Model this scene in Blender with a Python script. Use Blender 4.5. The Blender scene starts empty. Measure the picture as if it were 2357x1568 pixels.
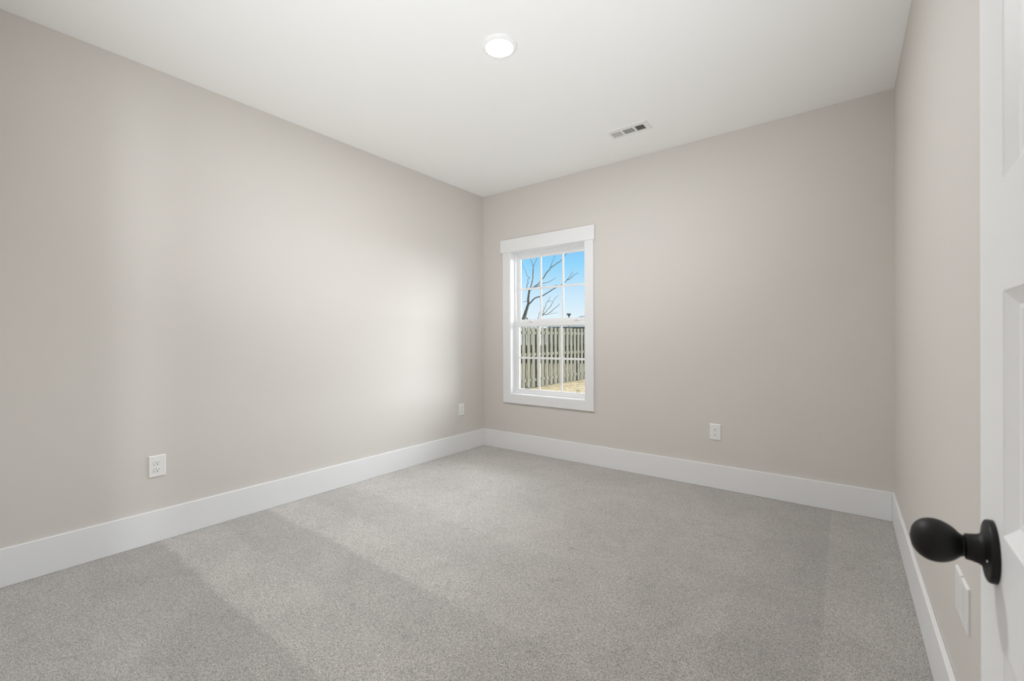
import bpy, bmesh, math, random
from mathutils import Vector, Matrix
random.seed(7)
scn = bpy.context.scene
COL = scn.collection

# ------------------------------------------------------------------ camera
W, H_PX, F_PX = 2357, 1568, 1007.0
YAW, PITCH, ROLL, EYE = 0.64989, -0.00186, -0.00411, 1.163
cy, sy = math.cos(YAW), math.sin(YAW)
_r = Vector((cy, sy, 0)); _f = Vector((-sy, cy, 0)); _u = Vector((0, 0, 1))
FWD = _f*math.cos(PITCH) + _u*math.sin(PITCH)
_up = _u*math.cos(PITCH) - _f*math.sin(PITCH)
RGT = _r*math.cos(ROLL) + _up*math.sin(ROLL)
UPV = _up*math.cos(ROLL) - _r*math.sin(ROLL)
CAMP = Vector((0, 0, EYE))
cd = bpy.data.cameras.new('camera')
cam = bpy.data.objects.new('camera', cd); COL.objects.link(cam)
cd.sensor_width = 36.0; cd.lens = 36.0*F_PX/W; cd.clip_start = 0.02; cd.clip_end = 500
M = Matrix((RGT, UPV, -FWD)).transposed().to_4x4(); M.translation = CAMP
cam.matrix_world = M
cd.dof.use_dof = True; cd.dof.focus_distance = 3.8; cd.dof.aperture_fstop = 6.3
scn.camera = cam

def at(px, py, depth):
    return CAMP + (RGT*((px-W/2)/F_PX) - UPV*((py-H_PX/2)/F_PX) + FWD)*depth

# ------------------------------------------------------------------ view, world, sun, large lights
scn.view_settings.view_transform = 'Standard'
scn.view_settings.look = 'None'
scn.view_settings.exposure = 0.09
scn.view_settings.gamma = 1.0
scn.view_settings.use_curve_mapping = False
scn.cycles.max_bounces = 14
scn.cycles.diffuse_bounces = 8
scn.cycles.transparent_max_bounces = 12
scn.cycles.sample_clamp_indirect = 6
scn.cycles.use_denoising = True

wd = bpy.data.worlds.new('sky'); scn.world = wd; wd.use_nodes = True
nt = wd.node_tree; nt.nodes.clear()
wo = nt.nodes.new('ShaderNodeOutputWorld'); bg = nt.nodes.new('ShaderNodeBackground')
tc = nt.nodes.new('ShaderNodeTexCoord'); sx = nt.nodes.new('ShaderNodeSeparateXYZ')
rp = nt.nodes.new('ShaderNodeValToRGB')
nt.links.new(tc.outputs['Generated'], sx.inputs[0]); nt.links.new(sx.outputs['Z'], rp.inputs[0])
els = rp.color_ramp.elements
els[0].position = 0.0; els[0].color = (0.78, 0.88, 0.95, 1)
els[1].position = 1.0; els[1].color = (0.55, 0.70, 1.0, 1)
for p, c in ((0.05, (0.77, 0.88, 0.96)), (0.10, (0.60, 0.80, 0.97)), (0.165, (0.30, 0.67, 0.97)), (0.24, (0.16, 0.48, 0.93))):
    e = els.new(p); e.color = (*c, 1)
bg.inputs['Strength'].default_value = 1.0
nt.links.new(rp.outputs[0], bg.inputs['Color']); nt.links.new(bg.outputs[0], wo.inputs[0])

def lamp(name, kind, loc, direction, energy, color=(1, 1, 1), **kw):
    d = bpy.data.lights.new(name, kind); d.energy = energy; d.color = color
    for k, v in kw.items(): setattr(d, k, v)
    o = bpy.data.objects.new(name, d); COL.objects.link(o); o.location = loc
    o.rotation_euler = Vector(direction).to_track_quat('-Z', 'Y').to_euler()
    return o
# hazy, broad daylight from the right of the window
lamp('daylight_sun', 'SUN', (3, 12, 9), (-0.30, -0.90, -0.50), 20.5, (0.92, 0.957, 1.0), angle=math.radians(80))
# daylight in the hallway behind the doorway
lamp('hallway_daylight', 'AREA', (2.9, -0.85, 1.45), (-1, 0.24, 0.02), 58, (0.93, 0.96, 1.0), shape='RECTANGLE', size=0.24, size_y=0.9)
# added fill lamp, unseen low in the doorway, aimed up to brighten the ceiling
lamp('added_ceiling_fill', 'SPOT', (-0.40, 0.11, 0.30), (-0.55, 0.74, 1.1), 228, (0.92, 0.96, 1.0), spot_size=math.radians(92), spot_blend=1.0, shadow_soft_size=0.12)

# ------------------------------------------------------------------ materials
def mat(name, color, rough=0.6, bump=None, var=None, metallic=0.0, spec=0.5, coat=0.0):
    m = bpy.data.materials.new(name); m.use_nodes = True
    n = m.node_tree.nodes; l = m.node_tree.links; b = n['Principled BSDF']
    b.inputs['Base Color'].default_value = (*color, 1); b.inputs['Roughness'].default_value = rough
    b.inputs['Metallic'].default_value = metallic; b.inputs['Specular IOR Level'].default_value = spec
    b.inputs['Coat Weight'].default_value = coat
    t = n.new('ShaderNodeTexCoord')
    if var:
        sc_, amt, stretch = var
        mp = n.new('ShaderNodeMapping'); mp.inputs['Scale'].default_value = stretch
        l.new(t.outputs['Object'], mp.inputs[0])
        z = n.new('ShaderNodeTexNoise'); z.inputs['Scale'].default_value = sc_; z.inputs['Detail'].default_value = 5
        l.new(mp.outputs[0], z.inputs['Vector'])
        r = n.new('ShaderNodeValToRGB')
        r.color_ramp.elements[0].position = 0.3; r.color_ramp.elements[1].position = 0.7
        r.color_ramp.elements[0].color = (*[c*(1-amt) for c in color], 1)
        r.color_ramp.elements[1].color = (*[min(1, c*(1+amt)) for c in color], 1)
        l.new(z.outputs['Fac'], r.inputs[0]); l.new(r.outputs[0], b.inputs['Base Color'])
    if bump:
        sc_, st, dist = bump
        z = n.new('ShaderNodeTexNoise'); z.inputs['Scale'].default_value = sc_; z.inputs['Detail'].default_value = 3
        l.new(t.outputs['Object'], z.inputs['Vector'])
        bp = n.new('ShaderNodeBump'); bp.inputs['Strength'].default_value = st; bp.inputs['Distance'].default_value = dist
        l.new(z.outputs['Fac'], bp.inputs['Height']); l.new(bp.outputs[0], b.inputs['Normal'])
    return m

M_WALL = mat('greige_wall_paint', (0.645, 0.613, 0.575), 0.75, bump=(160, 0.10, 0.001))
M_CEIL = mat('white_ceiling_paint', (0.875, 0.875, 0.86), 0.85, bump=(120, 0.10, 0.001))
M_TRIM = mat('white_trim_paint', (0.80, 0.805, 0.81), 0.42, bump=(60, 0.04, 0.0006))
M_DOOR = mat('white_door_paint', (0.88, 0.885, 0.89), 0.45, bump=(90, 0.05, 0.0006))
M_VINYL = mat('white_vinyl', (0.84, 0.845, 0.85), 0.38, bump=(40, 0.02, 0.0004))
M_PLATE = mat('white_plastic_plate', (0.80, 0.80, 0.79), 0.32, bump=(40, 0.02, 0.0003))
M_SLOT = mat('dark_slot', (0.03, 0.03, 0.03), 0.7, var=(60, 0.3, (1, 1, 1)))
M_SLOTG = mat('shaded_blade_slot', (0.16, 0.155, 0.15), 0.7, var=(60, 0.2, (1, 1, 1)))
M_BLACK = mat('matte_black_metal', (0.0055, 0.0050, 0.0045), 0.5, bump=(700, 0.12, 0.0003), spec=0.30)
M_VENT = mat('white_enamelled_steel', (0.78, 0.78, 0.76), 0.4, bump=(80, 0.03, 0.0004))
M_DUCT_SHADE = mat('dark_duct_shade', (0.03, 0.03, 0.028), 0.9, var=(30, 0.3, (1, 1, 1)))
M_FENCE = mat('weathered_grey_wood', (0.165, 0.150, 0.103), 0.9, bump=(60, 0.3, 0.004), var=(3.0, 0.28, (6, 6, 1.2)))
M_GRASS = mat('dry_straw_grass', (0.20, 0.145, 0.066), 1.0, bump=(9, 0.8, 0.08), var=(5, 0.35, (1, 1, 1)))
M_BARK = mat('grey_bark', (0.13,0.125,0.105), 0.95, bump=(25, 0.6, 0.02), var=(14, 0.45, (1, 1, 0.4)))
M_HEDGE = mat('dark_hedge_leaves', (0.025,0.027,0.018), 1.0, bump=(6, 0.9, 0.1), var=(5, 0.5, (1, 1, 1)))
M_ROOF = mat('grey_roof_shingles', (0.09,0.095,0.09), 0.95, bump=(5, 0.5, 0.04), var=(3, 0.2, (1, 1, 1)))
M_SIDING = mat('pale_siding', (0.27,0.265,0.24), 0.9, bump=(4, 0.2, 0.02), var=(2, 0.1, (1, 1, 1)))

def glass_mat():
    m = bpy.data.materials.new('clear_window_glass'); m.use_nodes = True
    n = m.node_tree.nodes; l = m.node_tree.links; n.clear()
    o = n.new('ShaderNodeOutputMaterial'); mx = n.new('ShaderNodeMixShader')
    tr = n.new('ShaderNodeBsdfTransparent'); tr.inputs[0].default_value = (0.97, 0.985, 0.98, 1)
    gl = n.new('ShaderNodeBsdfGlossy'); gl.inputs['Roughness'].default_value = 0.02
    fr = n.new('ShaderNodeFresnel'); fr.inputs['IOR'].default_value = 1.3
    l.new(fr.outputs[0], mx.inputs[0]); l.new(tr.outputs[0], mx.inputs[1]); l.new(gl.outputs[0], mx.inputs[2])
    l.new(mx.outputs[0], o.inputs[0]); return m
M_GLASS = glass_mat()

def emit_mat(name, color, strength):
    m = bpy.data.materials.new(name); m.use_nodes = True
    n = m.node_tree.nodes; l = m.node_tree.links; n.clear()
    o = n.new('ShaderNodeOutputMaterial'); e = n.new('ShaderNodeEmission')
    e.inputs[0].default_value = (*color, 1); e.inputs[1].default_value = strength
    l.new(e.outputs[0], o.inputs[0]); return m
M_LENS = emit_mat('lit_frosted_lens', (0.955, 0.975, 1.0), 560)

def carpet_mat():
    m = bpy.data.materials.new('heather_cut_pile_carpet'); m.use_nodes = True
    n = m.node_tree.nodes; l = m.node_tree.links; b = n['Principled BSDF']
    b.inputs['Roughness'].default_value = 1.0; b.inputs['Specular IOR Level'].default_value = 0.1
    b.inputs['Sheen Weight'].default_value = 0.5; b.inputs['Sheen Roughness'].default_value = 0.5
    t = n.new('ShaderNodeTexCoord'); sp = n.new('ShaderNodeSeparateXYZ')
    def math_(op, a, c=None, clamp=False):
        x = n.new('ShaderNodeMath'); x.operation = op; x.use_clamp = clamp
        for i, v in enumerate((a, c)):
            if v is None: continue
            if isinstance(v, (int, float)): x.inputs[i].default_value = v
            else: l.new(v, x.inputs[i])
        return x.outputs[0]
    def noise(scale, detail, rough=0.5, dist=0.0, vec=None):
        z = n.new('ShaderNodeTexNoise'); z.inputs['Scale'].default_value = scale
        z.inputs['Detail'].default_value = detail; z.inputs['Roughness'].default_value = rough
        z.inputs['Distortion'].default_value = dist
        l.new(vec if vec is not None else t.outputs['Object'], z.inputs['Vector']); return z.outputs['Fac']
    def ramp(fac, stops, interp='LINEAR'):
        r = n.new('ShaderNodeValToRGB'); r.color_ramp.interpolation = interp
        e = r.color_ramp.elements
        e[0].position, e[0].color = stops[0][0], (*([stops[0][1]]*3), 1)
        e[1].position, e[1].color = stops[-1][0], (*([stops[-1][1]]*3), 1)
        for p, c in stops[1:-1]:
            q = e.new(p); q.color = (c, c, c, 1)
        l.new(fac, r.inputs[0]); return r.outputs[0]
    l.new(t.outputs['Object'], sp.inputs[0])
    X, Y = sp.outputs['X'], sp.outputs['Y']
    # tufts: crumbly yarn tips, the shade between them painted dark
    tuft = noise(205, 3, 0.7, 1.1)
    fine = noise(520, 2, 0.6, 0.4)
    tip = math_('ADD', math_('MULTIPLY', tuft, 0.65), math_('MULTIPLY', fine, 0.35))
    speck_gap_shade = ramp(tip, [(0.37, 0.09), (0.445, 0.46), (0.51, 0.94), (0.60, 1.34)])
    # vacuum passes: nap shading painted as colour bands across the left part, along the wall on the right
    wob = math_('MULTIPLY', math_('SUBTRACT', noise(2.3, 3, 0.6), 0.5), 0.07)
    wob2 = math_('MULTIPLY', math_('SUBTRACT', noise(30, 2, 0.6), 0.5), 0.05)
    yy = math_('DIVIDE', math_('ADD', Y, math_('ADD', wob, wob2)), 4.0)
    bands = ramp(yy, [(v/4.0, c) for v, c in BANDS_Y])
    xx = math_('DIVIDE', math_('ADD', math_('ADD', X, 3.3), math_('MULTIPLY', wob2, 0.5)), 3.6)
    side = ramp(xx, [((v+3.3)/3.6, c) for v, c in BANDS_X])
    fade = ramp(xx, [((v+3.3)/3.6, c) for v, c in ((-3.3, 1.0), (-1.9, 1.0), (-0.9, 0.25), (-0.5, 0.0), (0.3, 0.0))])
    mixb = math_('ADD', math_('MULTIPLY', bands, fade), math_('SUBTRACT', 1.0, fade))
    patch = ramp(noise(2.0, 6, 0.7, 0.6), [(0.34, 0.95), (0.60, 1.11)])
    streak = ramp(noise(9, 4, 0.7, 1.5), [(0.30, 0.80), (0.40, 1.0), (0.7, 1.03)])
    v = math_('MULTIPLY', math_('MULTIPLY', mixb, side), math_('MULTIPLY', patch, streak))
    lump = ramp(noise(75, 3, 0.65, 0.8), [(0.36, 0.88), (0.60, 1.07)])
    v = math_('MULTIPLY', math_('MULTIPLY', v, lump), speck_gap_shade)
    hue = n.new('ShaderNodeMix'); hue.data_type = 'RGBA'
    l.new(noise(60, 3, 0.6), hue.inputs['Factor'])
    hue.inputs['A'].default_value = (0.56, 0.515, 0.47, 1); hue.inputs['B'].default_value = (0.56, 0.53, 0.50, 1)
    vm = n.new('ShaderNodeVectorMath'); vm.operation = 'SCALE'
    l.new(hue.outputs['Result'], vm.inputs[0]); l.new(v, vm.inputs['Scale'])
    l.new(vm.outputs[0], b.inputs['Base Color'])
    bp = n.new('ShaderNodeBump'); bp.inputs['Strength'].default_value = 1.0; bp.inputs['Distance'].default_value = 0.007
    l.new(tip, bp.inputs['Height']); l.new(bp.outputs[0], b.inputs['Normal'])
    return m
BANDS_Y = [(0.0, 0.93), (0.40, 0.92), (0.50, 0.86), (0.78, 0.81), (0.80, 1.06), (0.95, 1.04), (1.06, 1.02), (1.10, 0.93), (1.37, 0.89), (1.395, 1.13),  # near end darkened further to offset the bright light there
           (1.62, 1.06), (1.68, 0.96), (1.95, 1.0), (2.02, 1.10), (2.35, 1.06), (2.42, 1.0), (2.72, 1.08), (4.0, 1.0)]
BANDS_X = [(-3.3, 1.0), (-1.3, 1.0), (-0.42, 0.96), (-0.375, 0.89), (-0.08, 0.85), (-0.068, 1.0), (0.3, 0.97)]
M_CARPET = carpet_mat()

# ------------------------------------------------------------------ mesh helpers
def obj(name, bm, m, parent=None, smooth=None):
    me = bpy.data.meshes.new(name); bmesh.ops.recalc_face_normals(bm, faces=bm.faces); bm.to_mesh(me); bm.free()
    for mm in (m if isinstance(m, (list, tuple)) else [m]): me.materials.append(mm)
    if smooth:
        me.polygons.foreach_set('use_smooth', [True]*len(me.polygons))
        if smooth < 180: me.set_sharp_from_angle(angle=math.radians(smooth))
    o = bpy.data.objects.new(name, me); COL.objects.link(o)
    if parent: o.parent = parent
    return o
def empty(name, loc=(0, 0, 0), rotz=0.0, parent=None):
    o = bpy.data.objects.new(name, None); COL.objects.link(o); o.location = loc; o.rotation_euler = (0, 0, rotz)
    o.empty_display_size = 0.05
    if parent: o.parent = parent
    return o
def tag(o, label=None, cat=None, group=None, kind=None):
    if label: o['label'] = label
    if cat: o['category'] = cat
    if group: o['group'] = group
    if kind: o['kind'] = kind
    return o
def box(bm, a, b, bev=0.0, seg=2):
    x0, y0, z0 = a; x1, y1, z1 = b
    vs = [bm.verts.new(p) for p in ((x0,y0,z0),(x1,y0,z0),(x1,y1,z0),(x0,y1,z0),(x0,y0,z1),(x1,y0,z1),(x1,y1,z1),(x0,y1,z1))]
    fs = [bm.faces.new([vs[i] for i in q]) for q in ((0,3,2,1),(4,5,6,7),(0,1,5,4),(1,2,6,5),(2,3,7,6),(3,0,4,7))]
    if bev:
        es = list({e for f in fs for e in f.edges})
        bmesh.ops.bevel(bm, geom=es, offset=bev, segments=seg, affect='EDGES', profile=0.5)
    return bm
def BX(*boxes, bev=0.0):
    bm = bmesh.new()
    for a, b in boxes: box(bm, a, b, bev)
    return bm
def lathe(bm, prof, origin, axis, seg=48, cap0=True, cap1=True):
    """prof: list of (distance along axis, radius)"""
    ax = Vector(axis).normalized()
    s = ax.orthogonal().normalized(); t = ax.cross(s)
    rings = []
    for d, r in prof:
        c = Vector(origin) + ax*d
        if r < 1e-6: rings.append([bm.verts.new(c)])
        else: rings.append([bm.verts.new(c + (s*math.cos(2*math.pi*k/seg) + t*math.sin(2*math.pi*k/seg))*r) for k in range(seg)])
    for A, B in zip(rings, rings[1:]):
        for k in range(seg):
            a0, a1 = A[k % len(A)], A[(k+1) % len(A)]; b0, b1 = B[k % len(B)], B[(k+1) % len(B)]
            vs = []
            for v in (a0, a1, b1, b0):
                if v not in vs: vs.append(v)
            if len(vs) > 2: bm.faces.new(vs)
    if cap0 and len(rings[0]) > 1: bm.faces.new(rings[0])
    if cap1 and len(rings[-1]) > 1: bm.faces.new(rings[-1])
    return bm
def tube(bm, pts, rad, seg=7):
    pts = [Vector(p) for p in pts]; rings = []
    prev = None
    for i, p in enumerate(pts):
        d = (pts[min(i+1, len(pts)-1)] - pts[max(i-1, 0)]).normalized()
        s = d.orthogonal().normalized() if prev is None else (prev - d*prev.dot(d)).normalized()
        prev = s; t = d.cross(s)
        rings.append([bm.verts.new(p + (s*math.cos(2*math.pi*k/seg) + t*math.sin(2*math.pi*k/seg))*rad[i]) for k in range(seg)])
    for A, B in zip(rings, rings[1:]):
        for k in range(seg): bm.faces.new((A[k], A[(k+1) % seg], B[(k+1) % seg], B[k]))
    bm.faces.new(rings[0]); bm.faces.new(rings[-1])
    return bm
def struct(name, bm, m, label=None, cat=None, smooth=None):
    return tag(obj(name, bm, m, smooth=smooth), label, cat, kind='structure')

# ------------------------------------------------------------------ room shell
XL, XR, YB, HC = -3.183, 0.253, 3.672, 2.743
DX0, DX1, DH = -0.655, 0.125, 2.05        # doorway in the near wall
WX0, WX1, WZ0, WZ1 = -2.812, -1.918, 0.585, 2.089   # window opening

bm = bmesh.new(); box(bm, (XL-0.12, -1.62, -0.05), (3.2, YB+0.02, 0.0)); struct('floor', bm, M_CARPET, 'grey beige heather cut pile carpet with vacuum marks', 'carpet')
struct('ceiling', BX(((XL-0.12, -1.74, HC), (3.2, YB+0.16, HC+0.12))), M_CEIL, 'flat white painted ceiling', 'ceiling')
struct('wall_left', BX(((XL-0.12, -0.115, -0.05), (XL, YB+0.16, HC))), M_WALL, 'greige painted wall on the left of the corner', 'wall')
struct('wall_back', BX(((XL, YB, -0.05), (WX0, YB+0.16, HC)), ((WX1, YB, -0.05), (XR, YB+0.16, HC)),
                       ((WX0, YB, -0.05), (WX1, YB+0.16, WZ0)), ((WX0, YB, WZ1), (WX1, YB+0.16, HC))), M_WALL,
       'greige painted wall holding the window', 'wall')
struct('wall_right', BX(((XR, 0.0, -0.05), (XR+0.12, YB+0.16, HC))), M_WALL, 'greige painted wall behind the open door', 'wall')
struct('wall_near', BX(((XL, -0.115, -0.05), (DX0-0.02, 0.0, HC)), ((DX1+0.02, -0.115, -0.05), (3.2, 0.0, HC)),
                       ((DX0-0.02, -0.115, DH+0.02), (DX1+0.02, 0.0, HC))), M_WALL, 'greige painted wall around the doorway', 'wall')
struct('wall_hall_far', BX(((-1.42, -1.74, -0.05), (3.2, -1.62, HC))), M_WALL, 'greige painted far wall of the hallway', 'wall')
struct('wall_hall_left', BX(((-1.42, -1.62, -0.05), (-1.30, -0.115, HC))), M_WALL, 'greige painted left end wall of the hallway', 'wall')
struct('wall_hall_right', BX(((3.08, -1.62, -0.05), (3.2, -0.115, HC))), M_WALL, 'greige painted right end wall of the hallway', 'wall')

BH, BT = 0.184, 0.015
def baseboard(name, a, b, label):
    bm = bmesh.new(); box(bm, a, b, 0.003, 2); struct(name, bm, M_TRIM, label, 'baseboard')
baseboard('baseboard_left', (XL, 0.0, 0.0), (XL+BT, YB, BH), 'tall white baseboard along the left wall')
baseboard('baseboard_back', (XL+BT, YB-BT, 0.0), (XR-BT, YB, BH), 'tall white baseboard under the window wall')
baseboard('baseboard_right', (XR-BT, 0.0, 0.0), (XR, YB, BH), 'tall white baseboard along the right wall')
baseboard('baseboard_near', (XL+BT, 0.0, 0.0), (DX0-0.10, BT, BH), 'tall white baseboard left of the doorway')
# door jamb and casing of the doorway
struct('trim_1', BX(((DX0-0.02, -0.118, 0), (DX0, 0.003, DH+0.02)), ((DX1, -0.118, 0), (DX1+0.02, 0.003, DH+0.02)), ((DX0, -0.118, DH), (DX1, 0.003, DH+0.02)), bev=0.001),
       M_TRIM, 'white jamb lining the doorway', 'door frame')
struct('trim_2', BX(((DX0-0.10, 0.0, 0), (DX0-0.008, 0.018, DH+0.008)), ((DX1+0.008, 0.0, 0), (DX1+0.095, 0.018, DH+0.008)), ((DX0-0.12, 0.0, DH+0.008), (DX1+0.12, 0.02, DH+0.14)), bev=0.002),
       M_TRIM, 'white flat casing around the doorway', 'door frame')

# ------------------------------------------------------------------ window
win = tag(empty('window_1', ((WX0+WX1)/2, YB, WZ0)), 'white single hung window with divided panes in wide flat casing', 'window', kind='structure')
def wpart(name, bm, m, parent=win, smooth=None):
    # geometry is written in world coordinates: shift it under its parent
    off = Vector((0, 0, 0)); q = parent
    while q: off += q.location; q = q.parent
    bmesh.ops.translate(bm, verts=bm.verts, vec=-off)
    return obj(name, bm, m, parent, smooth)
CI0, CI1, CZ0, CZ1 = -2.806, -1.924, 0.591, 2.083      # casing inner edge
YC = YB-0.02
wpart('side_casing', BX(((-2.897, YC, 0.591), (CI0, YB, 2.083)), bev=0.0015), M_TRIM)
wpart('side_casing', BX(((CI1, YC, 0.591), (-1.836, YB, 2.083)), bev=0.0015), M_TRIM)
wpart('head_casing', BX(((-2.926, YC-0.006, 2.083), (-1.823, YB, 2.2185)), bev=0.002), M_TRIM)
wpart('bottom_casing', BX(((-2.897, YC, 0.499), (-1.836, YB, 0.591)), bev=0.0015), M_TRIM)
# jamb extension boards with a small reveal, then the vinyl frame
def ring(x0, x1, z0, z1, y0, y1, w, bev=0.001):
    return BX(((x0, y0, z0), (x0+w, y1, z1)), ((x1-w, y0, z0), (x1, y1, z1)), ((x0+w, y0, z0), (x1-w, y1, z0+w)), ((x0+w, y0, z1-w), (x1-w, y1, z1)), bev=bev)
wpart('jamb_liner', ring(-2.812, -1.918, 0.585, 2.089, YB-0.012, YB+0.07, 0.012), M_TRIM)
wpart('window_frame', ring(-2.800, -1.930, 0.597, 2.077, YB+0.064, YB+0.15, 0.012), M_VINYL)
GX0, GX1 = -2.760, -1.970
def sash(name, y0, y1, gz0, gz1, z0, z1, label):
    s = empty(name, ((GX0+GX1)/2, (y0+y1)/2, z0)); s.parent = win
    s.location = Vector(s.location) - win.location
    s['label'] = label
    ym = y1-0.010
    xo0, xo1 = -2.788, -1.942
    wpart('sash_rails', BX(((xo0, y0, z0), (GX0, y1, z1)), ((GX1, y0, z0), (xo1, y1, z1)),
                           ((GX0, y0, z0), (GX1, y1, gz0)), ((GX0, y0, gz1), (GX1, y1, z1)), bev=0.0015), M_VINYL, s)
    gb = 0.006
    wpart('glazing_bead', BX(((GX0, y0+0.006, gz0), (GX0+gb, ym+0.004, gz1)), ((GX1-gb, y0+0.006, gz0), (GX1, ym+0.004, gz1)),
                             ((GX0+gb, y0+0.006, gz0), (GX1-gb, ym+0.004, gz0+gb)), ((GX0+gb, y0+0.006, gz1-gb), (GX1-gb, ym+0.004, gz1)), bev=0.001), M_VINYL, s)
    wpart('glass', BX(((GX0+0.001, ym+0.003, gz0+0.001), (GX1-0.001, ym+0.005, gz1-0.001))), M_GLASS, s)
    bm = bmesh.new(); mw = 0.0105
    zm = (gz0+gz1)/2
    for x in (-2.5035, -2.2395):
        box(bm, (x-mw, ym-0.004, gz0), (x+mw, ym+0.003, gz1), 0.002)
    box(bm, (GX0, ym-0.0045, zm-mw), (GX1, ym+0.003, zm+mw), 0.002)
    wpart('muntin_grid', bm, M_VINYL, s)
    return s
up = sash('upper_sash', YB+0.106, YB+0.132, 1.371, 2.025, 1.327, 2.066, 'upper sash showing sky')
lo = sash('lower_sash', YB+0.070, YB+0.098, 0.640, 1.303, 0.603, 1.347, 'lower sash showing the fence')
for x in (-2.60, -2.06):
    bm = bmesh.new(); box(bm, (x-0.032, YB+0.064, 1.3475), (x+0.032, YB+0.100, 1.3545), 0.003); box(bm, (x-0.012, YB+0.058, 1.3545), (x+0.018, YB+0.090, 1.361), 0.002)
    wpart('sash_lock', bm, M_VINYL, lo)
for x in (-2.655, -2.052):
    bm = bmesh.new()
    tube(bm, [(x-0.0125, YB+0.078, 0.640), (x-0.0125, YB+0.078, 0.664), (x-0.0095, YB+0.078, 0.669), (x+0.0095, YB+0.078, 0.669), (x+0.0125, YB+0.078, 0.664), (x+0.0125, YB+0.078, 0.640)], [0.0022]*6, 8)
    c = wpart('sash_clip', bm, M_BLACK, lo); c['label'] = 'small black hooked clip on bottom rail'

# ------------------------------------------------------------------ open door
DANG = math.radians(-1.7)
DT, DW = 0.035, 0.762
# hinge point chosen so that the free edge stands 0.135 from the camera axis
FE = Vector((0.1352, 0.790, 0)); dv = Vector((-math.sin(DANG), math.cos(DANG), 0))
HP = FE - dv*DW
door = tag(empty('door_1', (HP.x, HP.y, 0.0), DANG), 'white five panel door standing open at the right edge', 'door', kind='structure')
# local: door along +Y from 0 to DW, seen face at x = 0, thickness to +x
def door_face(bm, x, sgn):
    st = 0.115
    rows = [0.018, 0.205, 0.462, 0.580, 0.837, 0.955, 1.212, 1.330, 1.587, 1.705, 1.962, 2.050]
    def V(y, z, d): return bm.verts.new((x + sgn*d, y, z))
    def quad(y0, z0, y1, z1): bm.faces.new((V(y0, z0, 0), V(y1, z0, 0), V(y1, z1, 0), V(y0, z1, 0)))
    z0, z1 = rows[0], rows[-1]
    quad(0, z0, st, z1); quad(DW-st, z0, DW, z1)
    for i in range(0, 12, 2): quad(st, rows[i], DW-st, rows[i+1])
    prof = [(0, 0), (0.0015, 0.0012), (0.0150, 0.0092), (0.0205, 0.0094), (0.0220, 0.0102), (0.0300, 0.0142), (0.0620, 0.0142), (0.0820, 0.008)]
    for i in range(1, 11, 2):
        a, b = rows[i], rows[i+1]
        loops = [[V(st+o, a+o, d), V(DW-st-o, a+o, d), V(DW-st-o, b-o, d), V(st+o, b-o, d)] for o, d in prof]
        for A, B in zip(loops, loops[1:]):
            for k in range(4): bm.faces.new((A[k], A[(k+1) % 4], B[(k+1) % 4], B[k]))
        bm.faces.new(loops[-1])
bm = bmesh.new()
door_face(bm, 0.0, 1); door_face(bm, DT, -1)
for y in (0, DW): bm.faces.new([bm.verts.new(p) for p in ((0, y, 0.018), (DT, y, 0.018), (DT, y, 2.05), (0, y, 2.05))])
for z in (0.018, 2.05): bm.faces.new([bm.verts.new(p) for p in ((0, 0, z), (DT, 0, z), (DT, DW, z), (0, DW, z))])
bmesh.ops.remove_doubles(bm, verts=bm.verts, dist=1e-5)
obj('door_slab', bm, M_DOOR, door)
KY, KZ = DW-0.074, 0.923
kn = empty('door_knob', (0, KY, KZ), 0, door); kn['label'] = 'black egg shaped knob on round rosette'
bm = bmesh.new()
lathe(bm, [(0.0, 0.0340), (0.0040, 0.0340), (0.0058, 0.0333), (0.0068, 0.0316), (0.0073, 0.0290), (0.0078, 0.0245), (0.0086, 0.0205), (0.0102, 0.0176), (0.0130, 0.0159), (0.0175, 0.0150)], (0, 0, 0), (-1, 0, 0), 64)
rs = obj('rosette', bm, M_BLACK, kn, 40)
bm = bmesh.new()
lathe(bm, [(0.0170, 0.0140), (0.0175, 0.0148), (0.0225, 0.0142), (0.0231, 0.0135)], (0, 0, 0), (-1, 0, 0), 48)
obj('collar', bm, M_BLACK, kn, 40)
prof = [(0.0231, 0.0118), (0.0245, 0.0117), (0.0270, 0.0130)]
L0, L1 = 0.029, 0.0705
for k in range(0, 25):
    t = k/24
    # egg: fuller towards the free end
    th = math.acos(1-2*t) if 0 < t < 1 else (0 if t == 0 else math.pi)
    r = 0.0244*math.sin(th)*(1-0.10*math.cos(th))
    d = L0 - 0.006 + (L1-L0+0.006)*t
    if r > 0.0142 or t > 0.5: prof.append((d, max(r, 0.0)))
prof.sort()
bm = bmesh.new(); lathe(bm, prof, (0, 0, 0), (-1, 0, 0), 64, cap1=False); obj('knob', bm, M_BLACK, kn, 180)
bm = bmesh.new(); lathe(bm, [(0.0, 0.0013), (0.0005, 0.0012), (0.0007, 0.0)], (-0.0083, -0.0210, -0.0050), (-0.98, -0.2, -0.05), 16, cap1=False)
obj('set_screw', bm, M_VENT, kn, 40)
bm = bmesh.new(); box(bm, (0.006, DW-0.0008, KZ-0.029), (0.029, DW+0.0012, KZ+0.029), 0.0005); box(bm, (0.010, DW+0.001, KZ-0.010), (0.024, DW+0.010, KZ+0.010), 0.002)
obj('latch', bm, M_BLACK, door)
for z in (0.25, 1.03, 1.82):
    bm = bmesh.new(); lathe(bm, [(0, 0.006), (0.09, 0.006)], (-0.004, -0.004, z-0.045), (0, 0, 1), 16); box(bm, (0.0, -0.0012, z-0.045), (0.03, 0.0, z+0.045))
    obj('hinge', bm, M_BLACK, door)

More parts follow.
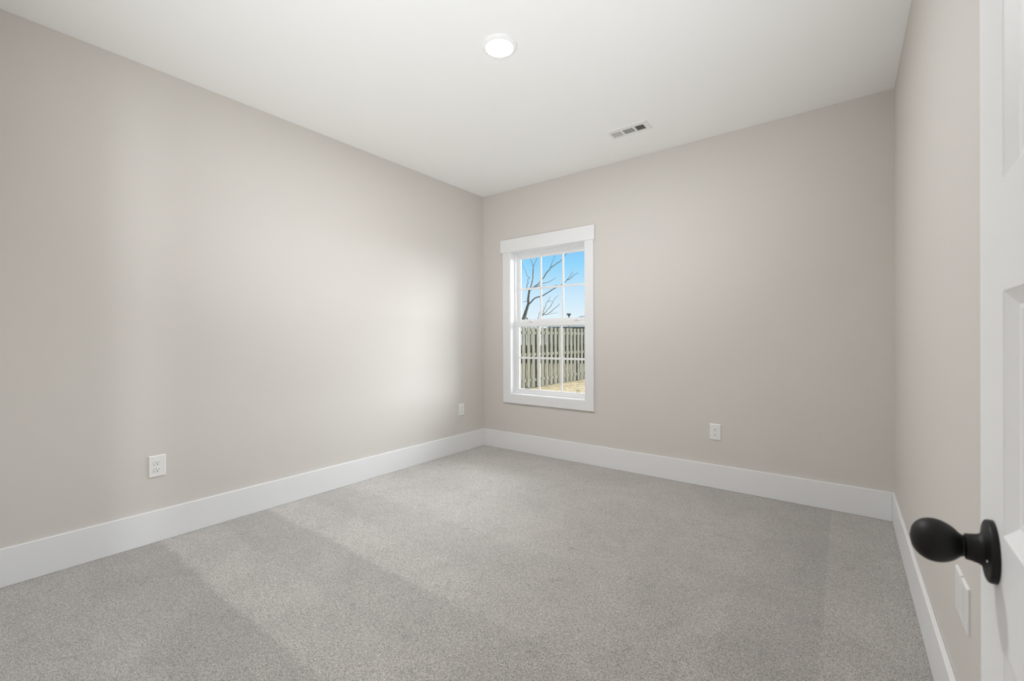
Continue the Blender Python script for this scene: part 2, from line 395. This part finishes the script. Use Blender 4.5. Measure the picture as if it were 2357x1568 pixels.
# ------------------------------------------------------------------ wall plates
def rect_plate(bm, w, h, t):
    # plate in the local XZ plane, standing off towards -Y
    a = [(-w/2, 0, -h/2), (w/2, 0, -h/2), (w/2, 0, h/2), (-w/2, 0, h/2)]
    loops = []
    for ins, d in ((0, 0), (0, t*0.45), (0.0012, t*0.75), (0.0045, t)):
        loops.append([bm.verts.new((x - math.copysign(ins, x), -d, z - math.copysign(ins, z))) for x, _, z in a])
    for A, B in zip(loops, loops[1:]):
        for k in range(4): bm.faces.new((A[k], A[(k+1) % 4], B[(k+1) % 4], B[k]))
    bm.faces.new(loops[0]); bm.faces.new(loops[-1])
def outlet(loc, rotz, label, group='white wall outlets'):
    r = tag(empty('wall_outlet', loc, rotz), label, 'outlet', group)
    T = 0.0065
    bm = bmesh.new(); rect_plate(bm, 0.080, 0.124, T); obj('cover_plate', bm, M_PLATE, r)
    for zc in (0.0195, -0.0195):
        bm = bmesh.new()
        pts = []
        for k in range(48):
            a = 2*math.pi*k/48
            pts.append((0.0172*math.cos(a), max(-0.0140, min(0.0140, 0.0172*math.sin(a)))))
        lo_ = [bm.verts.new((x, -T+0.0005, zc+z)) for x, z in pts]; hi = [bm.verts.new((x*0.985, -T-0.0022, zc+z*0.985)) for x, z in pts]
        for k in range(48): bm.faces.new((lo_[k], lo_[(k+1) % 48], hi[(k+1) % 48], hi[k]))
        bm.faces.new(hi)
        s = obj('receptacle', bm, M_PLATE, r)
        y = -T-0.0022
        bm = bmesh.new()
        box(bm, (-0.0075, y-0.0003, zc-0.0005), (-0.0053, y+0.002, zc+0.0080)); box(bm, (0.0053, y-0.0003, zc+0.0005), (0.0075, y+0.002, zc+0.0075))
        obj('blade_slots', bm, M_SLOTG, s)
        bm = bmesh.new(); lathe(bm, [(0, 0.0027), (0.0006, 0.0027)], (0, y+0.0003, zc-0.0078), (0, -1, 0), 20); obj('ground_hole', bm, M_SLOT, s)
    bm = bmesh.new(); lathe(bm, [(0, 0.003), (0.001, 0.0028), (0.0015, 0.0015)], (0, -T, 0), (0, -1, 0), 20); obj('screw', bm, M_PLATE, r)
    return r
outlet((XL, 0.7735, 0.4375), math.pi/2, 'white duplex wall outlet on the left wall, the larger one nearest the viewer')
outlet((XL, 3.310, 0.438), math.pi/2, 'small white wall outlet on the left wall beside the room corner')
outlet((-0.803, YB, 0.4375), 0, 'white duplex wall outlet below and right of the window')
def blank_plate(loc, rotz, label):
    bm = bmesh.new(); rect_plate(bm, 0.074, 0.120, 0.0065)
    r = tag(obj('wall_plate', bm, M_PLATE), label, 'wall plate', 'white wall plates low on the right wall')
    r.location = loc; r.rotation_euler = (0, 0, rotz)
blank_plate((XR, 1.702, 0.464), -math.pi/2, 'white wall plate on right wall below the knob, farther of the pair')
blank_plate((XR, 1.622, 0.463), -math.pi/2, 'white wall plate on right wall below the knob, nearer of the pair')

# ------------------------------------------------------------------ ceiling light
cl = tag(empty('ceiling_light', (-1.474, 1.838, HC)), 'lit round white flush disc light on the ceiling', 'ceiling light')
bm = bmesh.new(); lathe(bm, [(0, 0.097), (0.003, 0.0968), (0.008, 0.092), (0.012, 0.084), (0.0135, 0.0765), (0.0130, 0.0735), (0.008, 0.0725)], (0, 0, 0), (0, 0, -1), 64)
obj('trim_ring', bm, M_CEIL, cl, 50)
bm = bmesh.new(); lathe(bm, [(0.008, 0.0725), (0.0118, 0.0715), (0.0132, 0.062), (0.0140, 0.04), (0.0142, 0.0)], (0, 0, 0), (0, 0, -1), 64, cap1=False)
obj('lens', bm, M_LENS, cl, 180)

# ------------------------------------------------------------------ ceiling vent
VX0, VX1, VY0, VY1 = -1.447, -1.137, 3.092, 3.241
vt = tag(empty('ceiling_vent', ((VX0+VX1)/2, (VY0+VY1)/2, HC)), 'white rectangular air register on the ceiling near the window wall', 'vent')
def vpart(name, bm, m, parent=vt):
    bmesh.ops.translate(bm, verts=bm.verts, vec=-vt.location); return obj(name, bm, m, parent)
SY0, SY1 = 3.134, 3.214
secs = [(-1.424, -1.347), (-1.334, -1.252), (-1.239, -1.172)]
bm = bmesh.new(); zt, zb = HC, HC-0.007
xs = [VX0+0.004, secs[0][0], secs[0][1], secs[1][0], secs[1][1], secs[2][0], secs[2][1], VX1-0.004]
ys = [VY0+0.004, SY0, SY1, VY1-0.004]
for i in range(7):
    for j in range(3):
        if j == 1 and i in (1, 3, 5): continue
        bm.faces.new([bm.verts.new((x, y, zb)) for x, y in ((xs[i], ys[j]), (xs[i+1], ys[j]), (xs[i+1], ys[j+1]), (xs[i], ys[j+1]))])
# stepped outer lip
lips = [[(VX0, VY0), (VX1, VY0), (VX1, VY1), (VX0, VY1)], [(VX0+.004, VY0+.004), (VX1-.004, VY0+.004), (VX1-.004, VY1-.004), (VX0+.004, VY1-.004)]]
A = [bm.verts.new((x, y, zt)) for x, y in lips[0]]; A2 = [bm.verts.new((x, y, zt-0.003)) for x, y in lips[0]]; B = [bm.verts.new((x, y, zb)) for x, y in lips[1]]
for P, Q in ((A, A2), (A2, B)):
    for k in range(4): bm.faces.new((P[k], P[(k+1) % 4], Q[(k+1) % 4], Q[k]))
for a, b in secs:      # collar of each opening
    c = [(a, SY0), (b, SY0), (b, SY1), (a, SY1)]
    for k in range(4):
        p, q = c[k], c[(k+1) % 4]
        bm.faces.new([bm.verts.new(v) for v in ((*p, zb), (*q, zb), (*q, zb+0.006), (*p, zb+0.006))])
bmesh.ops.remove_doubles(bm, verts=bm.verts, dist=1e-5)
vpart('face_plate', bm, M_VENT)
vpart('duct_shade_sheet', BX(((-1.43, 3.128, HC-0.0012), (-1.166, 3.220, HC-0.0006))), M_DUCT_SHADE)  # flat dark sheet standing for the shade inside the duct
def vane(bm, p0, p1, lean, ht=0.0075, th=0.0008):
    p0, p1, lean = Vector(p0), Vector(p1), Vector(lean)
    top = lean.normalized()*ht; n = (p1-p0).cross(lean).normalized()*th
    vs = [bm.verts.new(v) for v in (p0-n, p1-n, p1-n+top, p0-n+top, p0+n, p1+n, p1+n+top, p0+n+top)]
    for q in ((0,1,2,3),(4,7,6,5),(0,4,5,1),(3,2,6,7),(0,3,7,4),(1,5,6,2)): bm.faces.new([vs[i] for i in q])
zv = HC-0.0072
bm = bmesh.new()
for k in range(7):
    x = secs[0][0]+0.004+k*(secs[0][1]-secs[0][0]-0.008)/6; vane(bm, (x, SY0, zv), (x, SY1, zv), (0.9, 0, 0.75), 0.0066)
vpart('louvre_bank', bm, M_VENT)
bm = bmesh.new()
for k in range(8):
    y = SY0+0.002+k*(SY1-SY0-0.004)/7.6; vane(bm, (secs[1][0], y, zv+0.0005), (secs[1][1], y, zv+0.0005), (0, 0.95, 0.45), 0.0125)
b_ = vpart('louvre_bank', bm, M_VENT)
bm = bmesh.new()
for k in range(5):
    x = secs[2][0]+0.008+k*(secs[2][1]-secs[2][0]-0.012)/4.4; vane(bm, (x, SY0, zv), (x, SY1, zv), (-0.85, 0, 0.95), 0.0075, 0.0007)
vpart('louvre_bank', bm, M_VENT)
for x, y in ((-1.434, 3.172), (-1.152, 3.172)):
    bm = bmesh.new(); lathe(bm, [(0, 0.004), (0.0012, 0.0035), (0.0018, 0.0)], (x, y, zb), (0, 0, -1), 16, cap1=False); vpart('screw', bm, M_VENT)

# ------------------------------------------------------------------ outside
GZ = -0.28
bm = bmesh.new()
NX, NY = 60, 70
X0, X1, Y0, Y1 = -75.0, 25.0, 3.9, 120.0
grid = []
for j in range(NY+1):
    row = []
    for i in range(NX+1):
        fx, fy = i/NX, (j/NY)**2
        x = X1 + (X0-X1)*fx**1.6; y = Y0+(Y1-Y0)*fy
        row.append(bm.verts.new((x, y, GZ + (random.uniform(-0.012, 0.012) if y < 40 else 0))))
    grid.append(row)
for j in range(NY):
    for i in range(NX): bm.faces.new((grid[j][i], grid[j][i+1], grid[j+1][i+1], grid[j+1][i]))
struct('ground', bm, M_GRASS, 'dry straw coloured lawn outside the window', 'lawn', smooth=180)

# shadow box fence running away along the side yard
FX = -7.45
PER, PW = 0.254, 0.140
fence = tag(empty('wooden_fence', (FX, 8.33, GZ)), 'weathered grey board fence with dog ear pickets seen through the lower panes', 'fence')
def picket(name, x, y, z0, z1, tilt):
    bm = bmesh.new(); t = 0.016; c = 0.035
    out = [(-PW/2, z0), (PW/2, z0), (PW/2, z1-c), (PW/2-c, z1), (-PW/2+c, z1), (-PW/2, z1-c)]
    A = [bm.verts.new((x, y+dy+tilt*(z-z0), z)) for dy, z in out]; B = [bm.verts.new((x-t, y+dy+tilt*(z-z0), z)) for dy, z in out]
    bm.faces.new(A); bm.faces.new(B)
    for k in range(6): bm.faces.new((A[k], A[(k+1) % 6], B[(k+1) % 6], B[k]))
    bmesh.ops.translate(bm, verts=bm.verts, vec=-fence.location)
    return obj(name, bm, M_FENCE, fence)
NP = 40
YF0 = 8.33
for k in range(NP):
    y = YF0 + k*PER
    picket('picket', FX, y, GZ+0.02, GZ+1.83+random.uniform(-0.012, 0.012), random.uniform(-0.004, 0.004))
    picket('picket', FX-0.016-0.030, y+PER/2, GZ+0.02, GZ+1.82+random.uniform(-0.012, 0.012), random.uniform(-0.004, 0.004))
for z in (0.23, 1.0, 1.65):
    bm = BX(((FX-0.046, YF0-0.2, GZ+z-0.044), (FX-0.016, YF0+NP*PER+0.1, GZ+z+0.044)))
    bmesh.ops.translate(bm, verts=bm.verts, vec=-fence.location); obj('rail', bm, M_FENCE, fence)
for k in (1.5, 11.5, 21.5, 31.5):
    y = YF0 + k*PER
    bm = BX(((FX-0.152, y-0.045, GZ-0.3), (FX-0.063, y+0.045, GZ+1.75)))
    bmesh.ops.translate(bm, verts=bm.verts, vec=-fence.location); obj('post', bm, M_FENCE, fence)

# bare trees beyond the fence
def P2(x, y): return 1190+x/9.224, 570+y/9.224
def branch(root, pts, w0, w1, depth, bend=0.0, name='branch', w=None):
    ps, rs = [], []
    n = len(pts)
    for i, (x, y) in enumerate(pts):
        px, py = P2(x, y); f = i/(n-1)
        d = depth + bend*f
        ps.append(at(px, py, d)); rs.append(max(0.006, (w0+(w1-w0)*f)*0.5*d/F_PX))
    # subdivide with slight irregularity so the limbs are not ruler straight
    q, r = [ps[0]], [rs[0]]
    for a, b, ra, rb in zip(ps, ps[1:], rs, rs[1:]):
        m = (a+b)/2 + Vector((random.uniform(-1, 1), random.uniform(-1, 1), random.uniform(-1, 1)))*ra*0.8
        q += [m, b]; r += [(ra+rb)/2, rb]
    bm = bmesh.new(); tube(bm, q, r, 8)
    bmesh.ops.translate(bm, verts=bm.verts, vec=-root.location)
    return obj(name, bm, M_BARK, root, 180)
D1 = 19.5
b0 = at(1178, 790, D1)
t1 = tag(empty('bare_tree', (b0.x, b0.y, GZ)), 'large leafless tree with leaning grey trunk behind fence, left panes of window', 'tree')
gp = at(1165, 850, D1)
bm = bmesh.new()
tp = [Vector((gp.x, gp.y, GZ-0.1))] + [at(*P2(*p), D1) for p in ((-60, 1900), (60, 1660), (140, 1530), (200, 1330), (245, 1190), (240, 1100), (250, 1000), (268, 895), (290, 850))]
tube(bm, tp, [w_*0.5*D1/F_PX for w_ in (16, 13, 11.5, 9.8, 7.0, 6.2, 5.4, 5.0, 5.2, 3.0)], 12)
bmesh.ops.translate(bm, verts=bm.verts, vec=-t1.location); obj('trunk', bm, M_BARK, t1, 180)
branch(t1, [(270, 900), (290, 860), (325, 730), (340, 650), (345, 480), (348, 400)], 3.2, 2.0, D1, 0.6)
branch(t1, [(348, 405), (385, 310), (430, 215), (455, 120)], 1.6, 0.8, D1+0.6, 0.5)
branch(t1, [(348, 405), (315, 310), (285, 225), (270, 130)], 1.3, 0.7, D1+0.6, -0.4)
branch(t1, [(268, 905), (300, 895), (360, 845), (430, 790), (500, 710), (555, 660), (640, 520), (720, 425), (850, 335), (970, 235), (1050, 130), (1120, 30)], 4.2, 1.3, D1, 1.5)
branch(t1, [(715, 430), (740, 330), (825, 150), (850, 60)], 1.6, 0.8, D1+0.9, 0.8)
branch(t1, [(385, 835), (440, 822), (500, 803), (560, 752), (640, 745), (740, 700), (830, 635)], 1.8, 0.7, D1+0.3, -0.6)
branch(t1, [(500, 803), (560, 802), (600, 800)], 1.2, 0.6, D1+0.2, 0.3)
branch(t1, [(255, 1200), (290, 1170), (340, 1110), (425, 1055), (500, 1040), (560, 1015), (700, 930), (790, 870), (930, 800), (970, 765), (1020, 730), (1060, 690), (1130, 610), (1190, 510)], 3.4, 0.9, D1, -1.2)
branch(t1, [(1055, 692), (1130, 665), (1210, 580), (1305, 535)], 1.6, 0.8, D1-0.9, -0.4)
branch(t1, [(880, 800), (840, 803), (800, 790)], 1.0, 0.6, D1-0.8, 0.2)
branch(t1, [(212, 880), (210, 800), (240, 740), (220, 690), (265, 650), (215, 600), (180, 500), (140, 400), (120, 320)], 1.6, 0.6, D1+0.1, 0.6)
branch(t1, [(265, 650), (275, 610)], 0.9, 0.5, D1+0.3, 0.1)
branch(t1, [(235, 1135), (170, 1145), (110, 1162)], 1.2, 0.6, D1, 0.5)
branch(t1, [(200, 1330), (150, 1420), (190, 1480), (230, 1535), (270, 1600)], 2.5, 3.5, D1+0.2, 0.3)
D2 = 24.0
b0 = at(1234, 800, D2)
t2 = tag(empty('bare_sapling', (b0.x, b0.y, GZ)), 'small leafless young tree behind fence, lower centre pane of upper sash', 'tree')
bm = bmesh.new()
tube(bm, [Vector((b0.x, b0.y, GZ-0.1)), at(1235, 775, D2), at(1238, 748, D2), at(*P2(480, 1530), D2), at(*P2(545, 1440), D2)], [w_*0.5*D2/F_PX for w_ in (4.5, 4, 3.2, 2.6, 2.2)], 8)
bmesh.ops.translate(bm, verts=bm.verts, vec=-t2.location); obj('trunk', bm, M_BARK, t2, 180)
branch(t2, [(450, 1570), (440, 1530), (470, 1420), (495, 1350)], 1.8, 1.0, D2, 0.5)
branch(t2, [(535, 1450), (575, 1400), (640, 1330), (715, 1250), (760, 1160), (810, 1070), (885, 1010)], 2.0, 0.8, D2, 0.9)
branch(t2, [(560, 1415), (640, 1420), (740, 1350), (800, 1290), (870, 1240), (900, 1190)], 1.8, 0.8, D2, -0.9)
branch(t2, [(540, 1445), (560, 1340), (600, 1260), (620, 1190), (650, 1150), (710, 1130), (750, 1140)], 1.7, 0.8, D2, 0.4)
branch(t2, [(648, 1152), (680, 1080), (730, 1020)], 1.1, 0.7, D2+0.3, 0.4)
branch(t2, [(545, 1285), (565, 1250)], 1.0, 0.6, D2, 0.2)
branch(t2, [(690, 1415), (780, 1395), (870, 1380)], 0.8, 0.6, D2-0.5, 0.2)

# far side: low hedge, a house with a low hip roof, a small clipped tree
def blobs(bm, centres, seg=2):
    for c, r in centres:
        g = bmesh.ops.create_icosphere(bm, subdivisions=seg, radius=1.0)
        for v in g['verts']:
            k = 1+random.uniform(-0.14, 0.14)
            v.co = Vector((v.co.x*r[0]*k+c[0], v.co.y*r[1]*k+c[1], v.co.z*r[2]*k+c[2]))
a = at(1195, 837, 27.0); b = at(1385, 834, 27.0)
hg = tag(empty('hedge', (a.x, a.y, GZ)), 'low dark hedge in the distance, glimpsed through gaps of the fence', 'hedge')
bm = bmesh.new()
for k in range(26):
    p = a.lerp(b, k/25); blobs(bm, [((p.x+random.uniform(-.1, .1), p.y+random.uniform(-.1, .1), GZ+0.5), (0.45, 0.45, 0.62+random.uniform(-.04, .04)))])
bmesh.ops.translate(bm, verts=bm.verts, vec=-hg.location); obj('foliage', bm, M_HEDGE, hg)
def house(name, px0, px1, depth, y_eave, y_ridge, label, length=9.0, slope_l=0.3):
    p0 = at(px0, 785, depth); p1 = at(px1, 785, depth)
    ez = at(px0, y_eave, depth).z; rz = at(px0, y_ridge, depth).z
    ax = (p1-p0); L = ax.length; ax.z = 0; ax.normalize(); back = Vector((-ax.y, ax.x, 0))
    if back.dot(FWD) < 0: back = -back
    h = tag(empty(name, (p0.x, p0.y, GZ)), label, 'house')
    def loc(u, v, z): return Vector((0, 0, 0)) + ax*u + back*v + Vector((0, 0, z-GZ))
    bm = bmesh.new()
    o = 0.4
    q = [loc(o, o, GZ), loc(L-o, o, GZ), loc(L-o, length-o, GZ), loc(o, length-o, GZ)]
    A = [bm.verts.new(p) for p in q]; B = [bm.verts.new(p+Vector((0, 0, ez-GZ))) for p in q]
    for k in range(4): bm.faces.new((A[k], A[(k+1) % 4], B[(k+1) % 4], B[k]))
    obj('wall', bm, M_SIDING, h)
    bm = bmesh.new()
    E_ = [bm.verts.new(loc(*p)) for p in ((0, 0, ez), (L, 0, ez), (L, length, ez), (0, length, ez))]
    E2 = [bm.verts.new(v.co - Vector((0, 0, 0.2))) for v in E_]
    r0 = bm.verts.new(loc(L*slope_l, length/2, rz)); r1 = bm.verts.new(loc(L*(1-slope_l), length/2, rz))
    bm.faces.new((E_[0], E_[1], r1, r0)); bm.faces.new((E_[1], E_[2], r1)); bm.faces.new((E_[2], E_[3], r0, r1)); bm.faces.new((E_[3], E_[0], r0))
    for k in range(4): bm.faces.new((E_[k], E_[(k+1) % 4], E2[(k+1) % 4], E2[k]))
    bm.faces.new(E2[::-1])
    obj('roof', bm, M_ROOF, h)
    return h
house('distant_house', 1266, 1372, 62.0, 753.0, 731.5, 'distant house with low grey roof peeking over the fence, right panes', 10.0, 0.28)
house('distant_house', 1322, 1420, 82.0, 740.0, 724.0, 'farther distant grey roof rising at the right edge of the window', 10.0, 0.25)
c = at(1309.5, 728, 56.0)
tt = tag(empty('clipped_tree', (c.x, c.y, GZ)), 'tiny distant tree with wedge shaped crown above the low roof line', 'tree')
bm = bmesh.new(); tube(bm, [Vector((0, 0, 0)), Vector((0, 0, c.z-GZ+0.1))], [0.12, 0.06], 8); obj('trunk', bm, M_BARK, tt, 180)
bm = bmesh.new()
lathe(bm, [(0, 0.04), (0.12, 0.1), (0.28, 0.20), (0.40, 0.30), (0.46, 0.24), (0.44, 0.08), (0.40, 0.0)], (0, 0, at(1309, 730, 56).z-GZ), (0, 0, 1), 16, cap1=False)
for v in bm.verts: v.co += Vector((random.uniform(-1, 1), random.uniform(-1, 1), random.uniform(-1, 1)))*0.02
obj('crown', bm, M_ROOF, tt)
